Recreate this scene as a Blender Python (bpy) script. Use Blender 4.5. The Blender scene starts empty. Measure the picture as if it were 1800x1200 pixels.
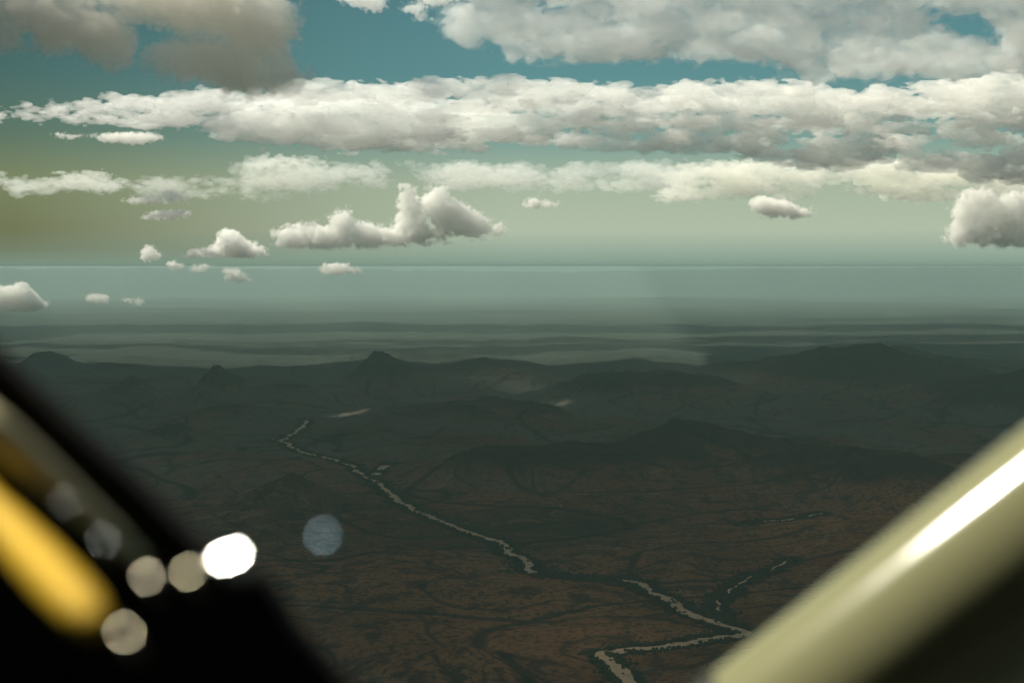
import bpy, math, numpy as np, openvdb, time
from mathutils import Vector, Matrix
T0 = time.time()
sc = bpy.context.scene
col = sc.collection

# ------------------------------------------------------------------ camera
FPX = 2500.0                       # focal length in photograph pixels (1800 px = 36 mm)
EYE = 468.0                        # row of the eye-level line in the photograph
cam = bpy.data.objects.new('camera', bpy.data.cameras.new('camera'))
col.objects.link(cam); sc.camera = cam
PITCH = math.atan((600 - EYE) / FPX)
cam.data.lens = 50; cam.data.sensor_width = 36
cam.data.clip_start = 0.05; cam.data.clip_end = 6e5
cam.rotation_euler = (math.pi / 2 - PITCH, 0, 0)
cam.data.dof.use_dof = True
cam.data.dof.focus_distance = 20000
cam.data.dof.aperture_fstop = 2.8
cam.data.dof.aperture_blades = 9
cam.data.dof.aperture_rotation = math.radians(12)

# ------------------------------------------------------------------ sun, sky, exposure
AZ, EL = math.radians(-62), math.radians(50)
S = Vector((math.sin(AZ) * math.cos(EL), math.cos(AZ) * math.cos(EL), math.sin(EL)))
sun = bpy.data.objects.new('sun', bpy.data.lights.new('sun', 'SUN'))
col.objects.link(sun)
sun.data.energy = 5.0; sun.data.angle = math.radians(0.53); sun.data.color = (1.0, 0.94, 0.77)
sun.rotation_euler = S.to_track_quat('Z', 'Y').to_euler()
sun.location = (0, 0, 50)

world = bpy.data.worlds.new('World'); sc.world = world
world.use_nodes = True
wn, wl = world.node_tree.nodes, world.node_tree.links
bg = wn['Background']
def wnew(t, **k):
    n = wn.new(t)
    for a, b in k.items(): setattr(n, a, b)
    return n
sky = wnew('ShaderNodeTexSky', sky_type='NISHITA'); sky.sun_disc = False
sky.sun_elevation = EL; sky.sun_rotation = AZ
sky.altitude = 2500; sky.air_density = 1.2; sky.dust_density = 3.0
tc = wnew('ShaderNodeTexCoord')
sx = wnew('ShaderNodeSeparateXYZ'); wl.new(tc.outputs['Generated'], sx.inputs[0])
def wramp(src, lo, hi, stops):
    m = wnew('ShaderNodeMapRange'); m.inputs['From Min'].default_value = lo; m.inputs['From Max'].default_value = hi
    wl.new(src, m.inputs['Value'])
    r = wnew('ShaderNodeValToRGB'); wl.new(m.outputs[0], r.inputs[0])
    e = r.color_ramp.elements
    while len(e) > 1: e.remove(e[-1])
    e[0].position = stops[0][0]; e[0].color = (*stops[0][1], 1)
    for p, c in stops[1:]:
        q = e.new(p); q.color = (*c, 1)
    return r.outputs[0]
def wmix(mode, f, a, b):
    m = wnew('ShaderNodeMix', data_type='RGBA', blend_type=mode)
    for i, v in ((0, f), (6, a), (7, b)):
        if isinstance(v, (int, float)): m.inputs[i].default_value = v
        elif isinstance(v, tuple): m.inputs[i].default_value = (*v, 1)
        else: wl.new(v, m.inputs[i])
    return m.outputs[2]
# colour of the hazy air by height above the horizon, plain and dimmed for the left vignette
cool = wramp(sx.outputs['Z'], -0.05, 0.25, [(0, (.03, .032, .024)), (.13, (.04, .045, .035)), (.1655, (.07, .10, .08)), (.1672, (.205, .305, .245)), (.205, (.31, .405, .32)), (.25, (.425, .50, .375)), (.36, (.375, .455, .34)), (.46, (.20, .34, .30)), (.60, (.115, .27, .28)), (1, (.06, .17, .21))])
left_dim = wramp(sx.outputs['Z'], -0.05, 0.25, [(0, (.03, .032, .024)), (.13, (.04, .045, .035)), (.1655, (.07, .10, .08)), (.1672, (.195, .28, .215)), (.205, (.165, .205, .13)), (.25, (.16, .18, .09)), (.36, (.19, .23, .12)), (.46, (.11, .18, .13)), (.60, (.065, .145, .135)), (1, (.04, .10, .11))])
side = wramp(sx.outputs['X'], -1.0, 0.0, [(0, (1, 1, 1)), (.40, (1, 1, 1)), (.62, (0, 0, 0)), (.67, (0, 0, 0)), (.77, (.35, .35, .35)), (.885, (.75, .75, .75)), (1, (1, 1, 1))])  # vignette painted into the sky: dim band towards the left edge
air = wmix('MIX', side, left_dim, cool)
nish = wmix('MULTIPLY', 1.0, sky.outputs[0], (0.21, 0.23, 0.19))
# the band seen towards the horizon is haze; higher up the Nishita sky takes over
hi = wramp(sx.outputs['Z'], 0.2, 0.5, [(0, (0, 0, 0)), (1, (1, 1, 1))])
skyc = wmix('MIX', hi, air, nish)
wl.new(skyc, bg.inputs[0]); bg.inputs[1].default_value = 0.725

sc.view_settings.view_transform = 'Standard'; sc.view_settings.look = 'None'
sc.view_settings.exposure = 0.5; sc.view_settings.gamma = 1
cy = sc.cycles
cy.use_adaptive_sampling = True; cy.adaptive_threshold = 0.02; cy.adaptive_min_samples = 64
cy.max_bounces = 18; cy.volume_bounces = 16; cy.diffuse_bounces = 2; cy.glossy_bounces = 3
cy.transparent_max_bounces = 40; cy.transmission_bounces = 2
cy.use_denoising = True
cy.sample_clamp_direct = 0; cy.sample_clamp_indirect = 8

# ------------------------------------------------------------------ helpers
def ray(px, py):
    v = cam.rotation_euler.to_matrix() @ Vector(((px - 900) / FPX, (600 - py) / FPX, -1.0))
    return v
def at(px, py, d):                 # point at horizontal-ish depth d (metres along +Y)
    v = ray(px, py); return v * (d / v.y)
GZ = -2000.0
def on_ground(px, py, z=GZ):
    v = ray(px, py); return v * (z / v.z)

def tag(o, label=None, cat=None, group=None, kind=None):
    if label: o['label'] = label
    if cat: o['category'] = cat
    if group: o['group'] = group
    if kind: o['kind'] = kind
    return o
def link(name, me, mat=None, parent=None):
    o = bpy.data.objects.new(name, me); col.objects.link(o)
    if mat: me.materials.append(mat)
    if parent: o.parent = parent
    return o
def mesh_np(name, P, Q, smooth=True):
    me = bpy.data.meshes.new(name); P = np.asarray(P, np.float32); Q = np.asarray(Q, np.int32); k = Q.shape[1]
    me.vertices.add(len(P)); me.vertices.foreach_set('co', P.ravel())
    me.loops.add(Q.size); me.polygons.add(len(Q))
    me.loops.foreach_set('vertex_index', Q.ravel())
    me.polygons.foreach_set('loop_start', np.arange(0, Q.size, k, dtype=np.int32))
    me.polygons.foreach_set('use_smooth', np.full(len(Q), smooth))
    me.update(calc_edges=True)
    return me
def material(name):
    m = bpy.data.materials.new(name); m.use_nodes = True; nt = m.node_tree; nt.nodes.clear()
    def new(t, **k):
        n = nt.nodes.new(t)
        for a, b in k.items(): setattr(n, a, b)
        return n
    def put(sock, v):
        if isinstance(v, (int, float)): sock.default_value = v
        elif isinstance(v, tuple): sock.default_value = (*v, 1) if len(v) == 3 and sock.type == 'RGBA' else v
        else: nt.links.new(v, sock)
    return m, new, put
def principled(name, colour, rough=.5, metal=0, coat=0, bump=None, spec=.5):
    m, new, put = material(name)
    o = new('ShaderNodeOutputMaterial'); p = new('ShaderNodeBsdfPrincipled')
    put(p.inputs['Base Color'], colour); put(p.inputs['Roughness'], rough); put(p.inputs['Metallic'], metal)
    put(p.inputs['Coat Weight'], coat); put(p.inputs['Specular IOR Level'], spec); put(o.inputs[0], p.outputs[0])
    if bump:
        t = new('ShaderNodeTexCoord'); n = new('ShaderNodeTexNoise'); b = new('ShaderNodeBump')
        put(n.inputs['Vector'], t.outputs['Object']); put(n.inputs['Scale'], bump[0]); put(n.inputs['Detail'], 4.0)
        put(b.inputs['Height'], n.outputs[0]); put(b.inputs['Distance'], bump[1]); put(p.inputs['Normal'], b.outputs[0])
    return m

# ------------------------------------------------------------------ gradient noise
R_ = np.random.RandomState(11)
PERM = R_.permutation(256).astype(np.int32); PERM = np.concatenate([PERM] * 3)
G3 = R_.normal(size=(256, 3)); G3 = (G3 / np.linalg.norm(G3, axis=1)[:, None]).astype(np.float32)
ang = R_.rand(256) * 2 * np.pi; G2 = np.stack([np.cos(ang), np.sin(ang)], 1).astype(np.float32)
def fade(t): return t * t * t * (t * (t * 6 - 15) + 10)
def pn3(x, y, z):
    xi, yi, zi = [np.floor(a).astype(np.int32) for a in (x, y, z)]
    xf, yf, zf = (x - xi).astype(np.float32), (y - yi).astype(np.float32), (z - zi).astype(np.float32)
    u, v, w = fade(xf), fade(yf), fade(zf); xi &= 255; yi &= 255; zi &= 255
    def g(a, b, c):
        gg = G3[PERM[PERM[PERM[xi + a] + yi + b] + zi + c] & 255]
        return gg[..., 0] * (xf - a) + gg[..., 1] * (yf - b) + gg[..., 2] * (zf - c)
    def L(a, b, t): return a + (b - a) * t
    return L(L(L(g(0,0,0), g(1,0,0), u), L(g(0,1,0), g(1,1,0), u), v), L(L(g(0,0,1), g(1,0,1), u), L(g(0,1,1), g(1,1,1), u), v), w)
def pn2(x, y):
    xi, yi = np.floor(x).astype(np.int32), np.floor(y).astype(np.int32)
    xf, yf = x - xi, y - yi; u, v = fade(xf), fade(yf); xi = xi & 255; yi = yi & 255
    def g(a, b):
        gg = G2[PERM[PERM[xi + a] + yi + b] & 255]
        return gg[..., 0] * (xf - a) + gg[..., 1] * (yf - b)
    a = g(0,0) + (g(1,0) - g(0,0)) * u; b = g(0,1) + (g(1,1) - g(0,1)) * u
    return a + (b - a) * v
def fbm2(x, y, o, gain=.5, lac=2.03):
    s = 0; a = 1.; f = 1.
    for i in range(o):
        s = s + a * pn2(x * f + i * 17.31, y * f + i * 9.17); a *= gain; f *= lac
    return s
def smooth(a, b, x):
    t = np.clip((x - a) / (b - a), 0, 1); return t * t * (3 - 2 * t)

# ------------------------------------------------------------------ terrain
# river course traced as points on the plain (photograph pixels -> ground)
RIVER = [(1120,1225),(1100,1190),(1062,1165),(1045,1152),(1075,1147),(1120,1140),(1180,1136),(1250,1130),(1290,1124),(1318,1112),(1300,1108),(1262,1098),(1238,1090),(1212,1083),(1196,1075),(1190,1062),(1170,1052),(1148,1042),(1130,1030),(1104,1022),(1060,1019),(1000,1017),(950,1013),(936,1006),(934,994),(922,984),(905,978),(893,972),(886,962),(872,952),(840,942),(815,934),(790,924),(765,914),(740,904),(720,893),(704,884),(690,872),(676,860),(662,848)]
UPPER = [(662,848),(640,838),(612,818),(585,808),(560,802),(535,798),(520,790),(505,782),(490,776),(480,772)]
UPPER2 = [(490,776),(520,762),(535,748),(540,738)]
SIDE = [(650,840),(668,828),(682,818),(686,814)]
SIDE2 = [(1262,1098),(1268,1085),(1258,1070),(1268,1052),(1290,1035),(1330,1010),(1400,985)]
SIDE3 = [(1300,925),(1340,920),(1400,912),(1450,903)]
def course(pts, wob, seed):
    P = np.array([[*on_ground(x, y)][:2] for x, y in pts])
    seg = np.linalg.norm(np.diff(P, axis=0), axis=1); t = np.concatenate([[0], np.cumsum(seg)])
    n = int(t[-1] / 25); tt = np.linspace(0, t[-1], n)
    # smooth interpolation
    X = np.interp(tt, t, P[:, 0]); Y = np.interp(tt, t, P[:, 1])
    k = np.hanning(15); k /= k.sum()
    Xs = np.convolve(np.pad(X, 7, 'edge'), k, 'valid'); Ys = np.convolve(np.pad(Y, 7, 'edge'), k, 'valid')
    Xs += wob * pn2(tt / 420., tt * 0 + seed) + wob * .5 * pn2(tt / 130., tt * 0 + seed + 3)
    Ys += wob * 1.5 * pn2(tt / 420., tt * 0 + seed + 7) + wob * .8 * pn2(tt / 130., tt * 0 + seed + 9)
    return np.stack([Xs, Ys], 1), tt
courses = [(RIVER, 60, 1., 29), (UPPER, 90, 2., 24), (UPPER2, 60, 3., 28), (SIDE, 50, 4., 42), (SIDE2, 70, 5., 8), (SIDE3, 60, 6., 14)]
lines = [(course(p, w, s), wd, s) for p, w, s, wd in courses]

NA, NR = 1500, 1300
az = np.linspace(math.radians(-30), math.radians(30), NA)
q = np.linspace(0, 1, NR)
r1 = 1 / (1 / 4200. + q * (1 / 170000. - 1 / 4200.)); r2 = 4200 * (170000 / 4200.) ** q
rr = 1 / (.72 / r1 + .28 / r2)
A, RR = np.meshgrid(az, rr, indexing='xy')
X = RR * np.sin(A); Y = RR * np.cos(A)
km = 1000.
# distance to the river courses (only where it matters)
DR = np.full(X.shape, 9e3)
allp = np.concatenate([l[0][0][::3] for l in lines])
zone = (Y < 26000) & (np.abs(X) < 12000)
zi = np.argwhere(zone); zx, zy = X[zone], Y[zone]
best = np.full(zx.shape, 9e3)
for c in range(0, len(allp), 1):
    # cheap bounding test by blocks of 40 points
    if c % 40 == 0:
        blk = allp[c:c + 40]; m = (zx > blk[:, 0].min() - 900) & (zx < blk[:, 0].max() + 900) & (zy > blk[:, 1].min() - 900) & (zy < blk[:, 1].max() + 900)
        ix = np.nonzero(m)[0]; bx, by = zx[ix], zy[ix]; bb = best[ix].copy()
        for p in blk:
            bb = np.minimum(bb, np.hypot(bx - p[0], by - p[1]))
        best[ix] = bb
DR[zone] = best

wx = X + 900 * fbm2(X / 5200, Y / 5200, 3); wy = Y + 900 * fbm2(X / 5200 + 40, Y / 5200 + 11, 3)
bil = 0; a = 1.; f = 1.; gl = np.zeros(X.shape)
for i in range(6):
    n_ = np.abs(pn2(wx / (3400) * f + i * 31.7, wy / (3400) * f + i * 12.3))
    if i < 4: gl = np.maximum(gl, np.clip(1.25 - n_ / (.018, .026, .036, .045)[i], 0, 1) * (.9, .8, .65, .5)[i])
    bil = bil + a * n_; a *= .47; f *= 2.07
gul = np.abs(pn2(wx / 1700 + 5.5, wy / 1700 + 8.2)) + .45 * np.abs(pn2(wx / 640 + 2.5, wy / 640 + 3.2)) + .25 * np.abs(pn2(wx / 260 + 2.5, wy / 260 + 3.2))
rolling = fbm2(X / 9000 + 3, Y / 9000 + 7, 5)
flat_far = smooth(30 * km, 60 * km, RR)
rid = 0; a = 1.; f = 1.; pv = 1.
for i in range(6):
    n_ = (1 - 2.1 * np.abs(pn2(wx / 5200 * f + i * 7.7, wy / 3900 * f + i * 3.3))) ** 2; rid = rid + a * n_ * pv; pv = np.clip(n_, 0, 1); a *= .52; f *= 2.05
hilly = smooth(11 * km, 17 * km, RR) * (1 - smooth(24 * km, 34 * km, RR)) * (.45 + .55 * smooth(-.25, .3, fbm2(X / 12000 + 9, Y / 12000 + 2, 2)))
Z = GZ + 30 + (bil * 230 - 70) * (1 - .75 * flat_far) + rolling * 160 * (1 - .5 * flat_far) + 170 * (rid - .5) * hilly
# low plain where the upper river spreads
# named hills: px, py of the foot, height in m, half-width px, half-depth m
def hill(px, pf, h, wpx, dm, sharp=1.0, seed=0, skew=0.):
    global Z
    c = on_ground(px, pf); w = wpx * c.y / FPX
    xx = (X - c.x); yy = (Y - c.y)
    nn = fbm2(X / (w * .9) + seed * 7.7, Y / (w * .9) + seed, 5) * .55
    d = np.sqrt((xx / w) ** 2 + (yy / dm) ** 2) + nn * .6
    g = np.clip(1 - d, 0, 1) ** sharp; g = g * (1 + .35 * nn) + .0
    rid = np.abs(pn2(X / (w * .22) + seed * 3.1, Y / (w * .22)))
    h *= 1.15; Z += h * (g - .22 * rid * np.minimum(g, .5))
for a_ in [
    (1545, 678, 560, 205, 2100, .65, 1), (1650, 655, 260, 210, 2600, 1.2, 2), (1880, 720, 620, 360, 2400, .9, 3), (1575, 640, 300, 80, 2000, 1.2, 17),
    (660, 674, 540, 95, 1700, 1.5, 4), (690, 640, 330, 150, 3000, 1.1, 5), (380, 692, 420, 80, 1500, 1.5, 6), (520, 702, 160, 170, 1500, 1.0, 7), (850, 650, 150, 120, 2200, 1, 26),
    (235, 702, 400, 85, 1300, 1.5, 8), (75, 655, 360, 85, 1900, 1.5, 9), (190, 662, 240, 110, 1900, 1.2, 10), (1150, 695, 330, 190, 1800, .9, 11), (1035, 700, 280, 120, 1800, 1.2, 27),
    (1330, 668, 240, 150, 2000, 1.1, 12), (1400, 652, 260, 90, 2000, 1.2, 18), (1010, 838, 270, 250, 1200, .75, 13), (1370, 822, 300, 290, 1400, .8, 14), (830, 855, 210, 150, 700, 1.1, 15),
    (520, 888, 200, 130, 600, 1.1, 16), (1180, 805, 250, 180, 1100, 1.1, 19), (890, 668, 230, 80, 1900, 1.2, 20), (300, 785, 220, 120, 1000, 1.2, 21), (820, 752, 230, 200, 1500, 1.1, 22), (600, 770, 130, 110, 900, 1.1, 28),
    (200, 1140, 130, 300, 500, .9, 23), (820, 1190, 150, 250, 420, .9, 24), (1600, 870, 300, 260, 1500, 1, 25), (1250, 740, 240, 120, 1200, 1.2, 29), (960, 745, 170, 90, 1100, 1.2, 30)]:
    hill(*a_)
# flat-topped far escarpment that makes the skyline
pxs = 900 + np.tan(A) * FPX
prof = np.interp(pxs, [-500, 0, 190, 300, 530, 548, 566, 640, 900, 1000, 1200, 1350, 1500, 1560, 1800, 2400], [471, 472, 470, 471, 473, 469, 470, 473, 477, 477, 474, 472, 471, 470, 469, 469])
Hesc = -(prof - EYE) / FPX * 105000 + 150 * np.minimum(fbm2(pxs / 38., RR * 0 + 4, 5), .2)
Z = np.where(RR > 60 * km, Z + (Hesc - GZ - 60) * smooth(92 * km, 103 * km, RR) * (1 - .25 * smooth(108 * km, 150 * km, RR)), Z)
Z = np.where(RR > 40 * km, Z + 160 * np.clip(fbm2(X / 15000, Y / 9000, 4), 0, 1) * 2 * smooth(45 * km, 60 * km, RR) * (1 - smooth(88 * km, 95 * km, RR)), Z)
# the valley of the river
vz = GZ + 8
Z = vz + (Z - vz) * smooth(40, 900, DR) ** .8
river_belt = np.clip(1 - (DR - 30) / (95 + 70 * fbm2(X / 300, Y / 300, 3)), 0, 1)

Z = np.minimum(Z, -20.)
P = np.stack([X, Y, Z], -1).reshape(-1, 3)
idx = np.arange(NA * NR).reshape(NR, NA)
Qd = np.stack([idx[:-1, :-1], idx[:-1, 1:], idx[1:, 1:], idx[1:, :-1]], -1).reshape(-1, 4)
terrain = link('terrain', mesh_np('terrain', P, Qd))
tag(terrain, kind='structure')
veg = gl * (1 - .8 * flat_far)
for nm, arr in (('belt', river_belt), ('gully', veg), ('upland', np.clip((Z - GZ - 110) / 260, 0, 1) * smooth(9500, 13000, RR))):
    at_ = terrain.data.attributes.new(nm, 'FLOAT', 'POINT'); at_.data.foreach_set('value', arr.astype(np.float32).ravel())
print('terrain', time.time() - T0, Z.max())

m, new, put = material('dry_bush_land')
out = new('ShaderNodeOutputMaterial'); bs = new('ShaderNodeBsdfDiffuse')
tcn = new('ShaderNodeTexCoord')
def noise(scale, detail=5., rough=.55, dist=0.):
    n = new('ShaderNodeTexNoise'); put(n.inputs['Vector'], tcn.outputs['Object']); put(n.inputs['Scale'], scale)
    put(n.inputs['Detail'], detail); put(n.inputs['Roughness'], rough); put(n.inputs['Distortion'], dist); return n.outputs[0]
def rng(v, a, b, c=0., d=1.):
    n = new('ShaderNodeMapRange'); n.interpolation_type = 'SMOOTHSTEP'
    for i, w in zip((1, 2, 3, 4), (a, b, c, d)): n.inputs[i].default_value = w
    put(n.inputs[0], v); return n.outputs[0]
def mix(mode, f, a, b):
    n = new('ShaderNodeMix', data_type='RGBA', blend_type=mode); put(n.inputs[0], f); put(n.inputs[6], a); put(n.inputs[7], b); return n.outputs[2]
def attr(nm):
    n = new('ShaderNodeAttribute', attribute_name=nm); return n.outputs['Fac']
def mth(op, a, b=0.):
    n = new('ShaderNodeMath', operation=op); put(n.inputs[0], a); put(n.inputs[1], b); return n.outputs[0]
c = mix('MIX', rng(noise(1 / 2600, 4.), .38, .62), (.18, .076, .032), (.27, .122, .052))
c = mix('MIX', rng(noise(1 / 6000, 5.), .5, .66), c, (.05, .042, .028))
c = mix('MIX', rng(noise(1 / 420, 6., .62, 1.), .52, .66, 0, .75), c, (.26, .155, .085))     # bare earth
c = mix('MIX', rng(noise(1 / 190, 5., .7), .5, .60, 0, .8), c, (.04, .027, .017))         # patches of scrub
c = mix('MIX', rng(noise(1 / 38, 3., .7), .50, .62, 0, .75), c, (.022, .022, .014))            # single bushes
far = new('ShaderNodeSeparateXYZ'); put(far.inputs[0], tcn.outputs['Object'])
c = mix('MIX', mth('MULTIPLY', mth('SUBTRACT', 1., rng(attr('upland'), .0, .4)), mth('MULTIPLY', rng(far.outputs[1], 11000, 15000), rng(noise(1 / 1500, 5., .6), .35, .6))), c, (.16, .14, .105))  # valley floors paler with distance, colour in place of haze between hills
c = mix('MIX', mth('MULTIPLY', rng(far.outputs[1], 11500, 17000), .5), c, (.024, .036, .036))  # shade and blue haze of distance put into the land colour
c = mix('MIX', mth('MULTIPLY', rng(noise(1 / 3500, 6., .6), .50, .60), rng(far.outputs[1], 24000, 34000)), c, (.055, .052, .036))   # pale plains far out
c = mix('MIX', mth('MULTIPLY', rng(far.outputs[1], 23000, 28000), .85), c, (.022, .030, .027))  # shade painted by distance: darkens the far sunlit bands of land
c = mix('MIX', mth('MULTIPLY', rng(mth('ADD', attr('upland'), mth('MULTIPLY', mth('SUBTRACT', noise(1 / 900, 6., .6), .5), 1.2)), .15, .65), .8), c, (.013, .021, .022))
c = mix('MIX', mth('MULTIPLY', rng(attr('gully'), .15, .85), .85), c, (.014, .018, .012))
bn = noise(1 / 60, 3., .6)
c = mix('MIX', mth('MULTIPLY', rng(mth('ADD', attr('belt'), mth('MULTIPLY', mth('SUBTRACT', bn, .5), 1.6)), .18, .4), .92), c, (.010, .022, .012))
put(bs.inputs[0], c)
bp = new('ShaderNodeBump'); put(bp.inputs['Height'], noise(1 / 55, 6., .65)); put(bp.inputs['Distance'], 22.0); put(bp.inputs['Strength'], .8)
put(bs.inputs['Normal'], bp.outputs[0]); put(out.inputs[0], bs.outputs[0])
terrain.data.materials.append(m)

# terrain height lookup for things laid on it
def height(x, y):
    r = np.hypot(x, y); a = np.arctan2(x, y)
    j = np.clip((a - az[0]) / (az[1] - az[0]), 0, NA - 1.001); i = np.clip(np.interp(r, rr, np.arange(NR)), 0, NR - 1.001)
    i0 = i.astype(int); j0 = j.astype(int); fi = i - i0; fj = j - j0
    return (Z[i0, j0] * (1 - fi) * (1 - fj) + Z[i0 + 1, j0] * fi * (1 - fj) + Z[i0, j0 + 1] * (1 - fi) * fj + Z[i0 + 1, j0 + 1] * fi * fj)

# ------------------------------------------------------------------ sandy river bed: ribbons with ragged banks and islands
PV, PQ = [], []
for (pts, tt), wd, sd in lines:
    d = np.gradient(pts, axis=0); d /= np.linalg.norm(d, axis=1)[:, None]; nrm = np.stack([-d[:, 1], d[:, 0]], 1)
    wid = wd * (1 + 1.1 * pn2(tt / 300., tt * 0 + sd) + .8 * pn2(tt / 90., tt * 0 + sd + 2))
    wid = np.clip(wid, wd * .12, None) * (1 + .35 * smooth(9000, 7000, pts[:, 1]))
    # stretches hidden under trees
    gap = smooth(-.12, .08, pn2(tt / (700. if sd < 2 else 260.), tt * 0 + sd + 30) + (.25 if sd < 2 else (.14 if sd < 4 else .03)))
    if sd == 1.:                                            # the stretch that disappears under the trees
        pxx = 900 + pts[:, 0] / pts[:, 1] * FPX
        pyy = EYE + 2000 / pts[:, 1] * FPX
        gap = np.where((pxx > 940) & (pxx < 1096) & (pyy < 1040), .0, np.maximum(gap, smooth(850, 900, pyy)))
    W = wid * gap
    K = 9; u = np.linspace(-1, 1, K)
    V = pts[:, None, :] + nrm[:, None, :] * (u[None, :, None] * W[:, None, None] + (12 * pn2(tt / 60., tt * 0 + sd))[:, None, None])
    hz = height(V[..., 0], V[..., 1]) + 1.2
    V3 = np.concatenate([V, hz[..., None]], -1)
    base = sum(len(v) for v in PV); PV.append(V3.reshape(-1, 3))
    ii = np.arange(len(pts) * K).reshape(-1, K)
    qd = np.stack([ii[:-1, :-1], ii[1:, :-1], ii[1:, 1:], ii[:-1, 1:]], -1)
    cen = V3[:-1, :-1, :2]
    isl = fbm2(cen[..., 0] / 85., cen[..., 1] / 130. + 3, 3)
    keep = (W[:-1, None] > 3) & ~((isl > .37) & (np.abs(u[None, :-1] + .1) < .8))
    PQ.append(qd[keep] + base)
river = link('river', mesh_np('river', np.concatenate(PV), np.concatenate(PQ)))
tag(river, kind='structure')
m, new, put = material('muddy_river_and_sand')
out = new('ShaderNodeOutputMaterial'); bs = new('ShaderNodeBsdfPrincipled'); tcn = new('ShaderNodeTexCoord')
c = mix('MIX', rng(noise(1 / 70, 5., .6), .4, .6), (.54, .36, .20), (.43, .275, .15))
put(bs.inputs['Base Color'], c); put(bs.inputs['Roughness'], .7); put(out.inputs[0], bs.outputs[0])
river.data.materials.append(m)

# ------------------------------------------------------------------ green trees along the banks (far too many to count)
rs = np.random.RandomState(5)
ico_v = np.array([(0,0,1),(.89,0,.45),(.28,.85,.45),(-.72,.53,.45),(-.72,-.53,.45),(.28,-.85,.45),(.72,.53,-.3),(-.28,.85,-.3),(-.89,0,-.3),(-.28,-.85,-.3),(.72,-.53,-.3),(0,0,-.6)])
ico_f = np.array([(0,1,2),(0,2,3),(0,3,4),(0,4,5),(0,5,1),(1,6,2),(2,7,3),(3,8,4),(4,9,5),(5,10,1),(6,7,2),(7,8,3),(8,9,4),(9,10,5),(10,6,1),(11,7,6),(11,8,7),(11,9,8),(11,10,9),(11,6,10)])
TV, TF = [], []; nb = 0
for (pts, tt), wd, sd in lines:
    n = int(tt[-1] / (2.2 if sd < 2 else 7))
    k = rs.randint(0, len(pts) - 1, n); off = wd + rs.gamma(1.6, 24, n) + 4; sgn = rs.choice([-1, 1], n)
    d = np.gradient(pts, axis=0); d /= np.linalg.norm(d, axis=1)[:, None]
    x = pts[k, 0] - d[k, 1] * off * sgn + rs.normal(0, 8, n); y = pts[k, 1] + d[k, 0] * off * sgn + rs.normal(0, 8, n)
    ok = (fbm2(x / 260., y / 260., 3) > -.25)
    x, y = x[ok], y[ok]; n = len(x)
    sz = rs.uniform(4.5, 11, n); h = height(x, y)
    V = ico_v[None] * sz[:, None, None] * rs.uniform(.75, 1.25, (n, 12, 1)) + np.stack([x, y, h + sz * .45], -1)[:, None]
    TV.append(V.reshape(-1, 3)); TF.append((ico_f[None] + (np.arange(n) * 12)[:, None, None] + nb).reshape(-1, 3)); nb += n * 12
belt = link('riverside_trees', mesh_np('riverside_trees', np.concatenate(TV), np.concatenate(TF), False))
tag(belt, 'dark green trees lining both banks of the winding muddy river', 'trees', kind='stuff')
m, new, put = material('riverside_leaves')
out = new('ShaderNodeOutputMaterial'); bs = new('ShaderNodeBsdfDiffuse'); tcn = new('ShaderNodeTexCoord')
put(bs.inputs[0], mix('MIX', rng(noise(1 / 25, 2.), .4, .6), (.016, .032, .016), (.03, .048, .022))); put(out.inputs[0], bs.outputs[0])
belt.data.materials.append(m)
print('river', time.time() - T0)

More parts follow.
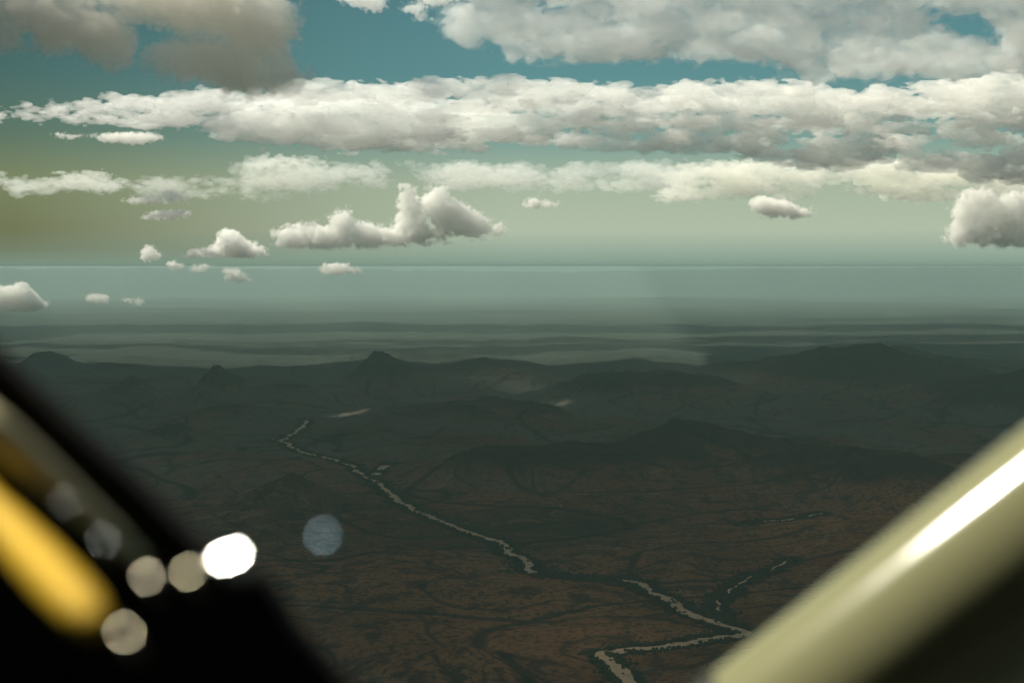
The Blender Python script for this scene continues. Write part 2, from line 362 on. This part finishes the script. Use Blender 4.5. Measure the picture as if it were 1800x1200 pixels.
# ------------------------------------------------------------------ clouds
def cloud_material(name, dens, colour=(1., 1., .99), g=.25, skin=.01):
    m, new, put = material(name)
    o = new('ShaderNodeOutputMaterial'); tr = new('ShaderNodeBsdfTransparent'); df = new('ShaderNodeBsdfDiffuse'); mx = new('ShaderNodeMixShader')
    put(df.inputs[0], (.9, .9, .88)); put(mx.inputs[0], skin); put(mx.inputs[1], tr.outputs[0]); put(mx.inputs[2], df.outputs[0]); put(o.inputs[0], mx.outputs[0])
    v = new('ShaderNodeVolumePrincipled'); put(v.inputs['Color'], colour); put(v.inputs['Density'], dens); put(v.inputs['Anisotropy'], g); put(o.inputs[1], v.outputs[0])
    return m
def cloud(label, D, blobs, dens, h=1.6, npx=26., amp=9., seed=1, stretch=(1., 1., 1.), group=None, colour=(1., 1., .99), g=.0, base=None, level=0., octs=6, soft=6., name='cloud', cat='cloud', warp=.6, gain=.62, grow=1.15, skin=.015, veil=.42, mist=.16, taper=0., slim=1.):
    """blobs: (px, py, half width, half height, depth, half depth), all in photograph pixels at the distance D"""
    s = D / FPX; cx = np.mean([b[0] for b in blobs]); cyy = np.mean([b[1] for b in blobs])
    b = np.array([[x - cx, cyy - y, rx, rz, dy, ry] for x, y, rx, rz, dy, ry in blobs], float)
    pad = amp * 1.7 + 6
    lo = [(b[:, 0] - b[:, 2]).min() - pad, (b[:, 4] - b[:, 5]).min() - pad, (b[:, 1] - b[:, 3]).min() - pad]
    hi_ = [(b[:, 0] + b[:, 2]).max() + pad, (b[:, 4] + b[:, 5]).max() + pad, (b[:, 1] + b[:, 3]).max() + pad]
    ax = [np.arange(l, u, h, dtype=np.float32) for l, u in zip(lo, hi_)]
    Xc, Yc, Zc = np.meshgrid(*ax, indexing='ij')
    o_ = seed * 13.71; N = [npx * k for k in stretch]
    c4 = [np.arange(l, u + h * 6, h * 6, dtype=np.float32) for l, u in zip(lo, hi_)]
    def lowres(fn):
        g4 = fn(*np.meshgrid(*c4, indexing='ij'))
        for axis in range(3):
            t = (ax[axis] - lo[axis]) / (h * 6); i0 = np.clip(t.astype(int), 0, g4.shape[axis] - 2); fr = (t - i0).astype(np.float32)
            sh = [1, 1, 1]; sh[axis] = -1; fr = fr.reshape(sh)
            g4 = np.take(g4, i0, axis) * (1 - fr) + np.take(g4, i0 + 1, axis) * fr
        return g4
    Xw = Xc + lowres(lambda a, b_, c_: pn3(a / (2 * N[0]) + o_, b_ / (2 * N[1]), c_ / (2 * N[2]))) * N[0] * warp
    Zw = Zc + lowres(lambda a, b_, c_: pn3(a / (2 * N[0]), b_ / (2 * N[1]) + o_, c_ / (2 * N[2]) + 5)) * N[2] * warp
    b[:, 2] *= grow; b[:, 3] *= grow; b[:, 5] *= grow * slim
    F = np.full(Xc.shape, -60, np.float32)
    for bx, bz, rx, rz, by, ry in b:
        e = 1.9
        sl = tuple(slice(max(0, int((c_ - r_ * e - 8 - l) / h)), int((c_ + r_ * e + 8 - l) / h) + 1) for c_, r_, l in ((bx, rx, lo[0]), (by, ry, lo[1]), (bz, rz, lo[2])))
        d = np.sqrt(((Xw[sl] - bx) / rx) ** 2 + ((Yc[sl] - by) / ry) ** 2 + ((Zw[sl] - bz) / rz) ** 2)
        f = ((1 - d) * min(rx, rz)).astype(np.float32); Fs = F[sl]
        F[sl] = np.maximum(Fs, f) + np.log1p(np.exp(-np.abs(Fs - f) / soft)) * soft * .5
    band = (F > -amp * 1.75) & (F < amp * 1.1)
    x, y, z = Xc[band], Yc[band], Zc[band]
    n = 0; a = 1.; f = 1.
    for i in range(octs):
        p_ = pn3(x / N[0] * f + o_ + i * 17.3, y / N[1] * f + i * 9.1, z / N[2] * f + i * 5.7); n = n + a * ((2.6 * np.abs(p_) - .55) if i < 2 else 1.7 * p_); a *= gain; f *= 2.03
        if npx / f < h * 1.2: break
    F[band] += amp * n
    if base is not None:
        F = np.minimum(F, (Zc - (cyy - base)) * .9 + 3. * lowres(lambda a, b_, c_: pn3(a / 30, b_ / 30, c_ * 0 + o_)))
    F[:1] = F[-1:] = -20; F[:, :1] = F[:, -1:] = -20; F[:, :, :1] = F[:, :, -1:] = -20
    if taper: F = F - taper * np.clip((420 - cx - Xc) / 420, 0, 1.3) ** 1.5
    F = np.clip(F - level, -20, 20)
    gr = openvdb.FloatGrid(); gr.background = 20.0
    gr.copyFromArray(np.ascontiguousarray(-F.astype(np.float32)))
    Pv, Qv = gr.convertToQuads(isovalue=0.0)
    nin = len(Qv)
    if veil > 0:
        P2, Q2 = gr.convertToQuads(isovalue=veil * amp)      # thin ragged mist round the dense body
        Qv = np.concatenate([Qv, Q2 + len(Pv)]); Pv = np.concatenate([Pv, P2])
    Pv = (Pv * h + np.array([a_[0] for a_ in ax])) * s
    # depth is laid out so that a blob keeps its picture place: move along the view direction
    org = at(cx, cyy, D)
    o = link(name, mesh_np(name, Pv, Qv), cloud_material('cloud_' + str(seed), dens, colour, g, skin))
    o.location = org
    o.data.materials.append(cloud_material('cloud_mist_' + str(seed), dens * mist, colour, g, .01))
    o.data.polygons.foreach_set('material_index', (np.arange(len(Qv)) >= nin).astype(np.int32))
    tag(o, label, cat, group)
    print(name, seed, len(Pv), F.size, round(time.time() - T0, 1))
    return o
rc = np.random.RandomState(21)
CUM = 'small cumulus clouds floating over the plain'

# middle cumulus heap
cloud('long heaped white cumulus with two tall towers, largest cloud floating over the far plain', 33500,
  [(508,418,20,15,0,26),(540,412,26,17,10,26),(575,417,26,17,-6,26),(602,398,20,27,0,24),(640,412,30,20,5,28),(685,416,32,14,0,26),(718,362,18,28,0,22),(722,400,24,22,0,24),
   (765,360,24,28,8,26),(795,382,34,28,0,28),(830,396,26,20,0,22),(858,406,20,7,0,14),(745,414,36,12,-8,22),(880,400,6,9,0,7),(565,432,30,5,0,16),(775,424,8,7,-5,8)],
  .0060, skin=.04, mist=.2, slim=.6, h=1.3, npx=17, amp=9, seed=1, group=CUM, base=436)
cloud('small triangular white cloud with a grey centre, just left of the long cumulus heap', 33500,
  [(402,418,17,16,0,20),(415,432,24,12,0,22),(440,443,20,6,0,16),(378,446,26,3.5,0,12),(398,440,30,9,0,20),(345,449,12,2,0,8)], .007, h=1.2, npx=18, amp=5, seed=2, group=CUM, base=452)
cloud('bulky white cumulus with grey base cut by the right edge of the photo', 31000,
  [(1700,378,26,28,0,30),(1722,355,26,20,0,28),(1745,380,38,32,8,34),(1780,362,28,24,0,30),(1795,395,40,34,0,34),(1690,412,26,18,-8,24),(1740,412,44,18,0,30),(1800,418,34,14,0,26),(1850,400,50,34,0,34),(1740,418,8,12,-34,8)],
  .0058, skin=.04, mist=.2, slim=.5, h=1.3, npx=17, amp=9, seed=3, group=CUM, base=434)
cloud('ragged grey and white cloud under the pale bank, left of the bulky cumulus', 31000,
  [(1338,358,17,11,0,14),(1355,366,20,13,0,16),(1380,364,18,9,0,14),(1405,374,18,7,0,12)], .008, h=1.2, npx=14, amp=5, seed=4, group=CUM)
cloud('little two-humped white puff right of the long cumulus heap', 31000, [(938,355,10,8,0,9),(965,358,13,6,0,10),(925,362,8,3,0,6)], .008, h=.85, npx=11, amp=4.7, level=1.2, seed=5, group=CUM)
cloud('small domed cloud sitting on the skyline under the long cumulus heap', 30000, [(592,472,20,8,0,14),(612,475,22,5,0,12),(575,474,12,5,0,10)], .007, h=.85, npx=12, amp=4.7, level=1.2, seed=6, group=CUM)
cloud('small ragged puff just below the skyline, under the triangular cloud', 30000, [(412,482,13,8,0,11),(424,489,14,5,0,10),(402,476,8,6,0,7)], .008, h=.85, npx=11, amp=4.7, level=1.2, seed=7, group=CUM)
cloud('tiny round puff on the skyline, left one of a touching pair', 31000, [(303,466,10,7,0,8),(312,472,9,5,0,8)], .008, h=.85, npx=9, amp=4.1, level=1.2, seed=8, group=CUM)
cloud('tiny flat puff on the skyline, right one of a touching pair', 31000, [(348,473,13,5,0,8),(360,469,8,3.5,0,6)], .008, h=.85, npx=9, amp=4.1, level=1.2, seed=9, group=CUM)
cloud('small upright wisp above the skyline left of the triangular cloud', 31000, [(262,443,9,12,0,9),(272,448,12,6,0,9),(256,450,8,5,0,8)], .007, h=.85, npx=9, amp=4.7, level=1.2, seed=10, group=CUM)
cloud('buff dome-shaped cloud below the skyline at the left edge of the photo', 31000, [(10,525,34,20,0,26),(35,522,26,24,0,26),(58,535,20,12,0,18),(-30,528,34,20,0,24)], .007, h=1.4, npx=18, amp=5, seed=11, group=CUM, base=547)
cloud('small round puff below the skyline, beside the buff dome-shaped cloud', 31000, [(165,524,14,9,0,12),(180,527,10,7,0,10)], .007, h=.85, npx=10, amp=4.3, level=1.2, seed=12, group=CUM)
cloud('faint broken wisp below the skyline, second puff from the buff dome', 31000, [(225,527,10,4,0,7),(244,531,8,6,0,7)], .005, h=.85, npx=8, amp=4.1, level=1.2, seed=13, group=CUM)
cloud('thin flat cream cloud streak above the triangular cloud', 33500, [(290,378,22,5,0,12),(315,375,16,6,0,12),(272,381,14,2.5,0,8)], .008, h=.85, npx=11, amp=4.1, level=1.2, seed=14, group=CUM)
cloud('small grey round-topped cloud above the thin cream streak', 33500, [(300,343,14,8,0,10),(318,349,14,5,0,10),(250,352,26,5,0,12),(262,346,10,5,0,8)], .006, h=.85, npx=11, amp=4.7, level=1.2, seed=15, group=CUM)
cloud('flat cream wisp hanging under the left tip of the long bank', 34000, [(200,241,22,6,0,14),(235,243,26,7,0,14),(262,242,18,4,0,10),(122,239,20,2.5,0,8)], .006, h=1.1, npx=11, amp=4, seed=16, group=CUM)
print('cumuli', time.time() - T0)

# the long bank of cloud across the picture
topx = [-60, 0, 60, 200, 400, 560, 700, 900, 1100, 1300, 1400, 1480, 1600, 1800, 1900]
topy = [200, 192, 181, 166, 156, 145, 143, 139, 139, 136, 140, 150, 138, 130, 130]
topy = [t + 7 for t in topy]
botx = [-60, 0, 200, 400, 470, 560, 700, 900, 1000, 1100, 1200, 1300, 1450, 1600, 1800, 1900]
boty = [204, 212, 230, 236, 258, 268, 270, 262, 258, 276, 268, 285, 300, 315, 335, 335]
boty = [b_ - 9 for b_ in boty]
bl = []
for x in np.arange(-10, 1900, 34):
    t = np.interp(x, topx, topy); b_ = np.interp(x, botx, boty); hgt = b_ - t
    n = max(1, int(hgt / 34))
    for k in range(n + 1):
        y = t + hgt * (k + .35 + rc.uniform(-.15, .15)) / (n + .7)
        rz = min(hgt * (.14 if x < 200 else (.25 if x < 450 else .42)), rc.uniform(13, 22)); rx = rc.uniform(34, 62) * (1 if x > 700 else 1.5)
        dy = rc.uniform(-75, 75)
        if k > 1 and x > 900 and rc.rand() < .22: continue
        bl.append((x + rc.uniform(-14, 14), min(max(y, t + rz * .95), b_ - rz * .8), rx, rz, dy, rc.uniform(22, 38)))
cloud('immense long white cloud bank stretching across the whole sky, tapering to a point', 40000, bl, .0022, slim=.68, h=1.9, skin=.07, npx=30, amp=10, seed=30, gain=.60, stretch=(1.9, 1.3, .75), grow=1.0, veil=0, taper=7., cat='cloud bank', name='cloud_bank', group=None)
# soft bright sheet at the top right
bl = []
sheet_b = ([780, 860, 950, 1050, 1200, 1300, 1400, 1500, 1700, 1900], [50, 78, 88, 98, 92, 100, 120, 132, 128, 128])
for x in np.arange(835, 1900, 42):
    b_ = np.interp(x, *sheet_b)
    for y in np.arange(-70, b_, 32):
        if math.hypot((x - 1690) / 75, (y - 45) / 26) < 1.15: continue
        bl.append((x + rc.uniform(-10, 10), min(y + rc.uniform(-8, 8), b_ - 16), rc.uniform(40, 62), rc.uniform(18, 26), rc.uniform(-14, 14), rc.uniform(16, 28)))
bl.append((965, 97, 40, 3, 0, 12))
cloud('soft brilliant white cloud sheet above the long bank, filling the upper right corner', 43000, bl, .0017, slim=.7, skin=.04, g=.0, h=2.4, npx=50, amp=14, seed=31, gain=.62, stretch=(1.5, 1.2, 1.), octs=5, cat='cloud', name='cloud')
cloud('small white wisp beside the top edge, left of the bright sheet', 40000, [(645,4,26,10,0,16),(662,14,10,7,0,10),(625,-6,30,8,0,14)], .004, h=1.3, npx=14, amp=5, seed=32)
cloud('faint small wisp beside the top edge between white wisp and bright sheet', 40000, [(740,30,10,6,0,10),(730,14,18,6,0,10),(770,-4,30,12,0,14)], .003, h=1.3, npx=14, amp=6, seed=33)
# shaded brown clouds at the top left, nearer and under the added deck; shade also put into their colour
cloud('soft brownish grey cloud in the upper left corner', 37000,
  [(60,10,70,30,0,50),(110,40,52,38,10,50),(165,60,42,36,0,45),(205,85,24,32,0,30),(20,-10,80,30,0,50),(90,80,30,14,0,26),(0,60,30,24,0,30)], .0013, h=2.2, npx=44, amp=14, grow=1.35, skin=.01, seed=34, colour=(.965, .925, .85), octs=5)
cloud('larger soft brownish grey cloud dipping onto the long bank, right of the corner cloud', 37000,
  [(300,10,80,28,0,50),(390,20,90,34,0,55),(450,50,56,40,0,50),(340,108,60,28,0,45),(400,112,56,30,0,45),(440,140,50,20,0,40),(480,120,28,40,0,34),(300,-15,120,28,0,50),(480,30,30,30,0,34),(500,140,34,16,0,26)], .0013, h=2.2, npx=44, amp=14, grow=1.3, skin=.01, seed=35, colour=(.965, .93, .86), octs=5)
# low far rows of cloud, distance haze put into thin density and cream tint
def row(x0, x1, y0, y1, label, seed, dens, D=62000, n=60, h=2., ty=.5, cat='cloud bank', colour=(.99, .975, .90), group='hazy rows of far cloud above the skyline'):
    B = []
    for i in range(n):
        x = rc.uniform(x0, x1); y = rc.uniform(y0, y1); B.append((x, y, rc.uniform(10, 32), rc.uniform(3.5, 9.5), rc.uniform(-45, 45), rc.uniform(9, 18)))
    cloud(label, D, B, dens, h=h, npx=17, amp=8, seed=seed, grow=1.1, stretch=(1.6, 1.3, .8), veil=0, colour=colour, cat=cat, name='cloud_bank', group=group, octs=5)
row(430, 1240, 292, 330, 'faint low hazy cloud row between the long bank and the cumulus heap', 40, .0006, n=130)
row(-20, 220, 308, 335, 'faint lumpy hazy cloud row low at the left edge above the skyline', 41, .0009, n=22)
row(235, 560, 312, 345, 'very faint hazy cloud row low between the lumpy row and the cumulus heap', 44, .00045, n=26)
row(1180, 1830, 285, 348, 'pale lumpy cloud row reaching from under the long bank to the bulky cumulus', 42, .0013, D=55000, n=150)
row(440, 580, 286, 290, 'thin straight cream cloud streak beneath the long bank', 43, .0010, n=6)

# unseen high cloud deck, added above the view and shaped to shade the land
def rift(px0, px1, py0, py1, d0, d1):      # where sunlight for a box of cloud crosses the deck
    c = [at(a_, b_, d_) for a_ in (px0, px1) for b_ in (py0, py1) for d_ in (d0, d1)]
    q_ = [(p.x + S.x / S.z * (11000 - p.z), p.y + S.y / S.z * (11000 - p.z)) for p in c]
    return min(a for a, b in q_) - 300, max(a for a, b in q_) + 300, min(b for a, b in q_) - 500, max(b for a, b in q_) + 500
SLOTS = [rift(240, 1000, 320, 490, 30000, 33500), rift(1650, 1850, 340, 435, 31000, 31000), rift(-30, 250, 240, 545, 31000, 33500), rift(1310, 1420, 350, 380, 31000, 31000), rift(-40, 1900, 0, 330, 39500, 44000)]
def deck():
    h = 350.; zc = 11000.
    ax = [np.arange(-43500, 32000, h), np.arange(-9000, 71000, h), np.arange(zc - 900, zc + 1300, h / 2)]
    x, y, z = np.meshgrid(*ax, indexing='ij')
    F = 480 + 650 * fbm2(x / 6500 + 4, y / 6500 + 1, 3) - np.abs(z - zc) * .9 + 240 * pn3(x / 1900, y / 1900, z / 1500)
    F += 300 * smooth(-8000, -18000, x)
    # ragged borders, and a gap towards the sun for the aeroplane
    yl = 53000 + 600 * pn2(x / 3000, y * 0)
    F = np.minimum(F, (yl - y) * .3 + 200 * pn2(x / 2500, y * 0 + 3)); F = np.minimum(F, (31000 - x) * .3); F = np.minimum(F, (y + 8200) * .3)
    F = np.minimum(F, (x + 42000) * .3)
    gx, gy = S.x / S.z * zc, S.y / S.z * zc
    F = np.minimum(F, (np.hypot(x - gx, y - gy) - 1700) * .5)
    wob = 600 * fbm2(x / 5000 + 7, y / 5000, 3)
    for xa, xb, ya, yb in SLOTS:        # long rifts that let the sun reach the white clouds
        dd = np.maximum(np.abs(x - (xa + xb) / 2) - (xb - xa) / 2, np.abs(y - (ya + yb) / 2) - (yb - ya) / 2)
        F = np.minimum(F, (dd + wob) * .5)
    for px_, py_, r_ in ((1215, 692, 620), (1420, 650, 800), (620, 735, 420), (1000, 715, 300)):   # gaps that let sun on to the land
        c_ = on_ground(px_, py_); k_ = (zc - GZ) / S.z
        F = np.minimum(F, (np.hypot((x - c_.x - S.x * k_) / 1.3, y - c_.y - S.y * k_) - r_) * .5)
    F[:1] = F[-1:] = -200; F[:, :1] = F[:, -1:] = -200; F[:, :, :1] = F[:, :, -1:] = -200
    F = np.clip(F / h * 4, -20, 20)
    gr = openvdb.FloatGrid(); gr.background = 20.0; gr.copyFromArray(np.ascontiguousarray(-F.astype(np.float32)))
    Pv, Qv = gr.convertToQuads(isovalue=0.0)
    st = np.array([h, h, h / 2]); Pv = Pv * st + np.array([a_[0] for a_ in ax])
    o = link('cloud_deck', mesh_np('cloud_deck', Pv, Qv), cloud_material('shade_deck_volume', .0055, (.86, .86, .86), g=.2))
    tag(o, kind='structure')
deck()
print('decks', time.time() - T0)

# ------------------------------------------------------------------ haze
me = bpy.data.meshes.new('haze')
x0, x1, y0, y1, z0, z1 = -125000, 125000, -6000, 118000, float(Z.min()) - 60, 12.0
V = [(x, y, z) for x in (x0, x1) for y in (y0, y1) for z in (z0, z1)]
me.from_pydata(V, [], [(0,1,3,2),(4,6,7,5),(0,4,5,1),(2,3,7,6),(0,2,6,4),(1,5,7,3)])
haze = link('haze', me); tag(haze, kind='stuff')
m, new, put = material('haze')
o = new('ShaderNodeOutputMaterial'); v = new('ShaderNodeVolumePrincipled')
put(v.inputs['Color'], (.73, .95, .84)); put(v.inputs['Density'], 1.5e-5); put(v.inputs['Anisotropy'], .0); put(o.inputs[1], v.outputs[0])
me.materials.append(m)

# ------------------------------------------------------------------ aeroplane parts near the lens (far out of focus)
def tube(name, path, radii, mat, parent=None, seg=40, cap=True, squash=1.0, side=None):
    """a closed round or oval bar through the points, with one radius per point"""
    P_, Q_ = [], []; n = len(path)
    for i, p in enumerate(path):
        t = (path[min(i + 1, n - 1)] - path[max(i - 1, 0)]).normalized()
        u = (side or Vector((0, -1, 0))); u = (u - t * u.dot(t)).normalized(); w = t.cross(u)
        for k in range(seg):
            a = 2 * math.pi * k / seg; P_.append(p + u * math.cos(a) * radii[i] * squash + w * math.sin(a) * radii[i])
    F_ = []
    for i in range(n - 1):
        for k in range(seg):
            F_.append((i * seg + k, i * seg + (k + 1) % seg, (i + 1) * seg + (k + 1) % seg, (i + 1) * seg + k))
    me = bpy.data.meshes.new(name); F_.append(tuple(range(seg))[::-1]); F_.append(tuple(range((n - 1) * seg, n * seg)))
    me.from_pydata([tuple(p) for p in P_], [], F_); me.polygons.foreach_set('use_smooth', [True] * len(me.polygons)); me.update()
    return link(name, me, mat, parent)
def empty(name, loc=(0, 0, 0)):
    o = bpy.data.objects.new(name, None); col.objects.link(o); o.location = loc; o.empty_display_size = .05; return o

# wing strut
cream = principled('cream_gloss_paint', (.235, .235, .13), .15, 0, .1, (9., .0006))
ds = 1.10
strut = empty('wing_strut')
tag(strut, 'thick glossy cream wing strut crossing the lower right corner, blurred and sunlit', 'wing strut')
pa = at(1331, 1338, 1.12); pb = at(1986, 834, 1.078)
pts_ = [pa.lerp(pb, t) for t in np.linspace(0, 1, 24)]
tube('strut_body', pts_, [.076] * 24, cream, strut, 96)
# fitting at the lower end of the strut: a dark collar and the bracket behind it
dark = principled('dark_metal', (.02, .02, .018), .5, .3)
dirv = (pb - pa).normalized()
col_ = tube('collar', [pa - dirv * .01, pa - dirv * .006, pa + dirv * .016, pa + dirv * .020], [.074, .0785, .0785, .074], dark, strut, 64)

# the dark cabin round the photographer
cab = principled('dark_cabin_lining', (.02, .02, .02), .9)
me = bpy.data.meshes.new('cabin_wall')
cv = [(-1.9, -1.2, -1.1), (1.9, -1.2, -1.1), (1.9, -1.2, 1.3), (-1.9, -1.2, 1.3), (-1.9, .1, -1.1), (1.9, .1, -1.1), (-1.9, .1, 1.3), (1.9, .1, 1.3)]
me.from_pydata(cv, [], [(0, 1, 2, 3), (0, 4, 5, 1), (0, 3, 6, 4), (1, 5, 7, 2), (3, 2, 7, 6)]); cabin = link('cabin_wall', me, cab); tag(cabin, kind='structure')
sol = cabin.modifiers.new('thickness', 'SOLIDIFY'); sol.thickness = .04; sol.offset = 1

# window frame and sill at the lower left
black = principled('matt_black_frame', (.006, .006, .006), .75, 0, 0, (60., .0004), .2)
frame = empty('window_frame')
tag(frame, 'black window frame and sill filling the lower left corner, out of focus', 'window frame')
def slab(name, outline, d, thick, mat, parent, bevel=.004):
    n = len(outline); f = [at(x, y, d) for x, y in outline]; b = [at(x, y, d) + Vector((0, thick, 0)) for x, y in outline]
    me = bpy.data.meshes.new(name)
    me.from_pydata([tuple(p) for p in f + b], [], [tuple(range(n))[::-1], tuple(range(n, 2 * n))] + [(i, (i + 1) % n, n + (i + 1) % n, n + i) for i in range(n)])
    o = link(name, me, mat, parent); bm_ = o.modifiers.new('bevel', 'BEVEL'); bm_.width = bevel; bm_.segments = 3
    return o
slab('frame_panel', [(-90, 552), (0, 640), (110, 742), (225, 845), (325, 943), (385, 985), (448, 1012), (480, 1050), (512, 1110), (560, 1162), (625, 1225), (640, 1330), (-90, 1330)], .84, .03, black, frame)
# satin metal trim strip lying along the frame
def strip_path(pl, d): return [at(x, y, d) for x, y in pl]
olive = principled('weathered_metal_trim', (.62, .58, .38), .45, .2, 0, (40., .0006))
tube('trim_strip', strip_path([(-60, 712), (0, 760), (60, 814), (130, 878), (200, 940), (255, 985)], .76), [.0092, .0092, .0088, .0076, .0060, .0030], olive, frame, 32)
# yellow handle
yellow = principled('yellow_paint', (.64, .40, .017), .55, 0, 0, (160., .003), .2)
yp = [(-90, 825), (-40, 874), (10, 925), (60, 978), (105, 1026), (145, 1068), (168, 1090), (180, 1100)]; yd = [.80, .76, .72, .68, .64, .61, .595, .59]
yh = tube('yellow_handle', [at(x, y, d) for (x, y), d in zip(yp, yd)], [.0100, .0103, .0105, .0110, .0106, .0092, .0064, .002], yellow, None, 48)
tag(yh, 'bright yellow tubular handle gleaming in front of the black window frame', 'handle')

# bright fasteners: faceted heads that catch the sun
chrome = principled('bright_steel', (.9, .88, .80), .24, 1)
def screw(px, py, d, r, mat, parent, name='screw'):
    c = at(px, py, d); Hv = (S + (-c).normalized()).normalized()
    seg = 10; z = Hv; xq = z.orthogonal().normalized(); yq = z.cross(xq)
    V, F_ = [], []
    for rr_, hh in ((r, 0), (r * .8, r * .35), ):
        for k in range(seg):
            a = 2 * math.pi * k / seg; V.append(c + xq * math.cos(a) * rr_ + yq * math.sin(a) * rr_ + z * hh)
    for k in range(seg): V.append(c + xq * math.cos(2 * math.pi * k / seg) * r * .5 + yq * math.sin(2 * math.pi * k / seg) * r * .5 - z * .012)
    for k in range(seg):
        k2 = (k + 1) % seg; F_.append((k, k2, seg + k2, seg + k)); F_.append((2 * seg + k, 2 * seg + k2, k2, k))
    F_.append(tuple(range(seg, 2 * seg)))
    me = bpy.data.meshes.new(name); me.from_pydata([tuple(v) for v in V], [], F_); me.update()
    return link(name, me, mat, parent)
MM = .001
for px_, py_, r_, rough, cc in ((258, 1013, .68, .30, (.8, .76, .62)), (330, 1005, .70, .30, (.85, .8, .6)), (219, 1112, .66, .30, (.8, .75, .58)), (115, 882, .30, .35, (.7, .75, .75)), (182, 948, .38, .35, (.7, .76, .8))):
    mt = principled('steel_screw', cc, rough, 1)
    screw(px_, py_, .52 if px_ == 219 else .60, r_ * MM, mt, frame)
# the brightest one is oblong
c1 = principled('polished_steel', (.95, .95, .95), .22, 1)
buckle = empty('latch'); tag(buckle, 'brilliant white sun glint off a polished latch on the black sill', 'latch')
for k in range(3):
    screw(393 + 11 * k, 982 - 4 * k, .60, 1.1 * MM, c1, buckle, 'latch_stud')
tube('latch_body', [at(385, 990, .605), at(420, 978, .605)], [.0015, .0015], black, buckle, 12)
dp = screw(568, 941, .60, .6 * MM, principled('blue_glint_metal', (.42, .65, .85), .35, 1), None, 'glint_speck')  # floating metal head added and turned to the sun for the blue glint
tag(dp, 'small round pale blue glint floating right of the brilliant white glint', 'glint_speck')
print('done', time.time() - T0)
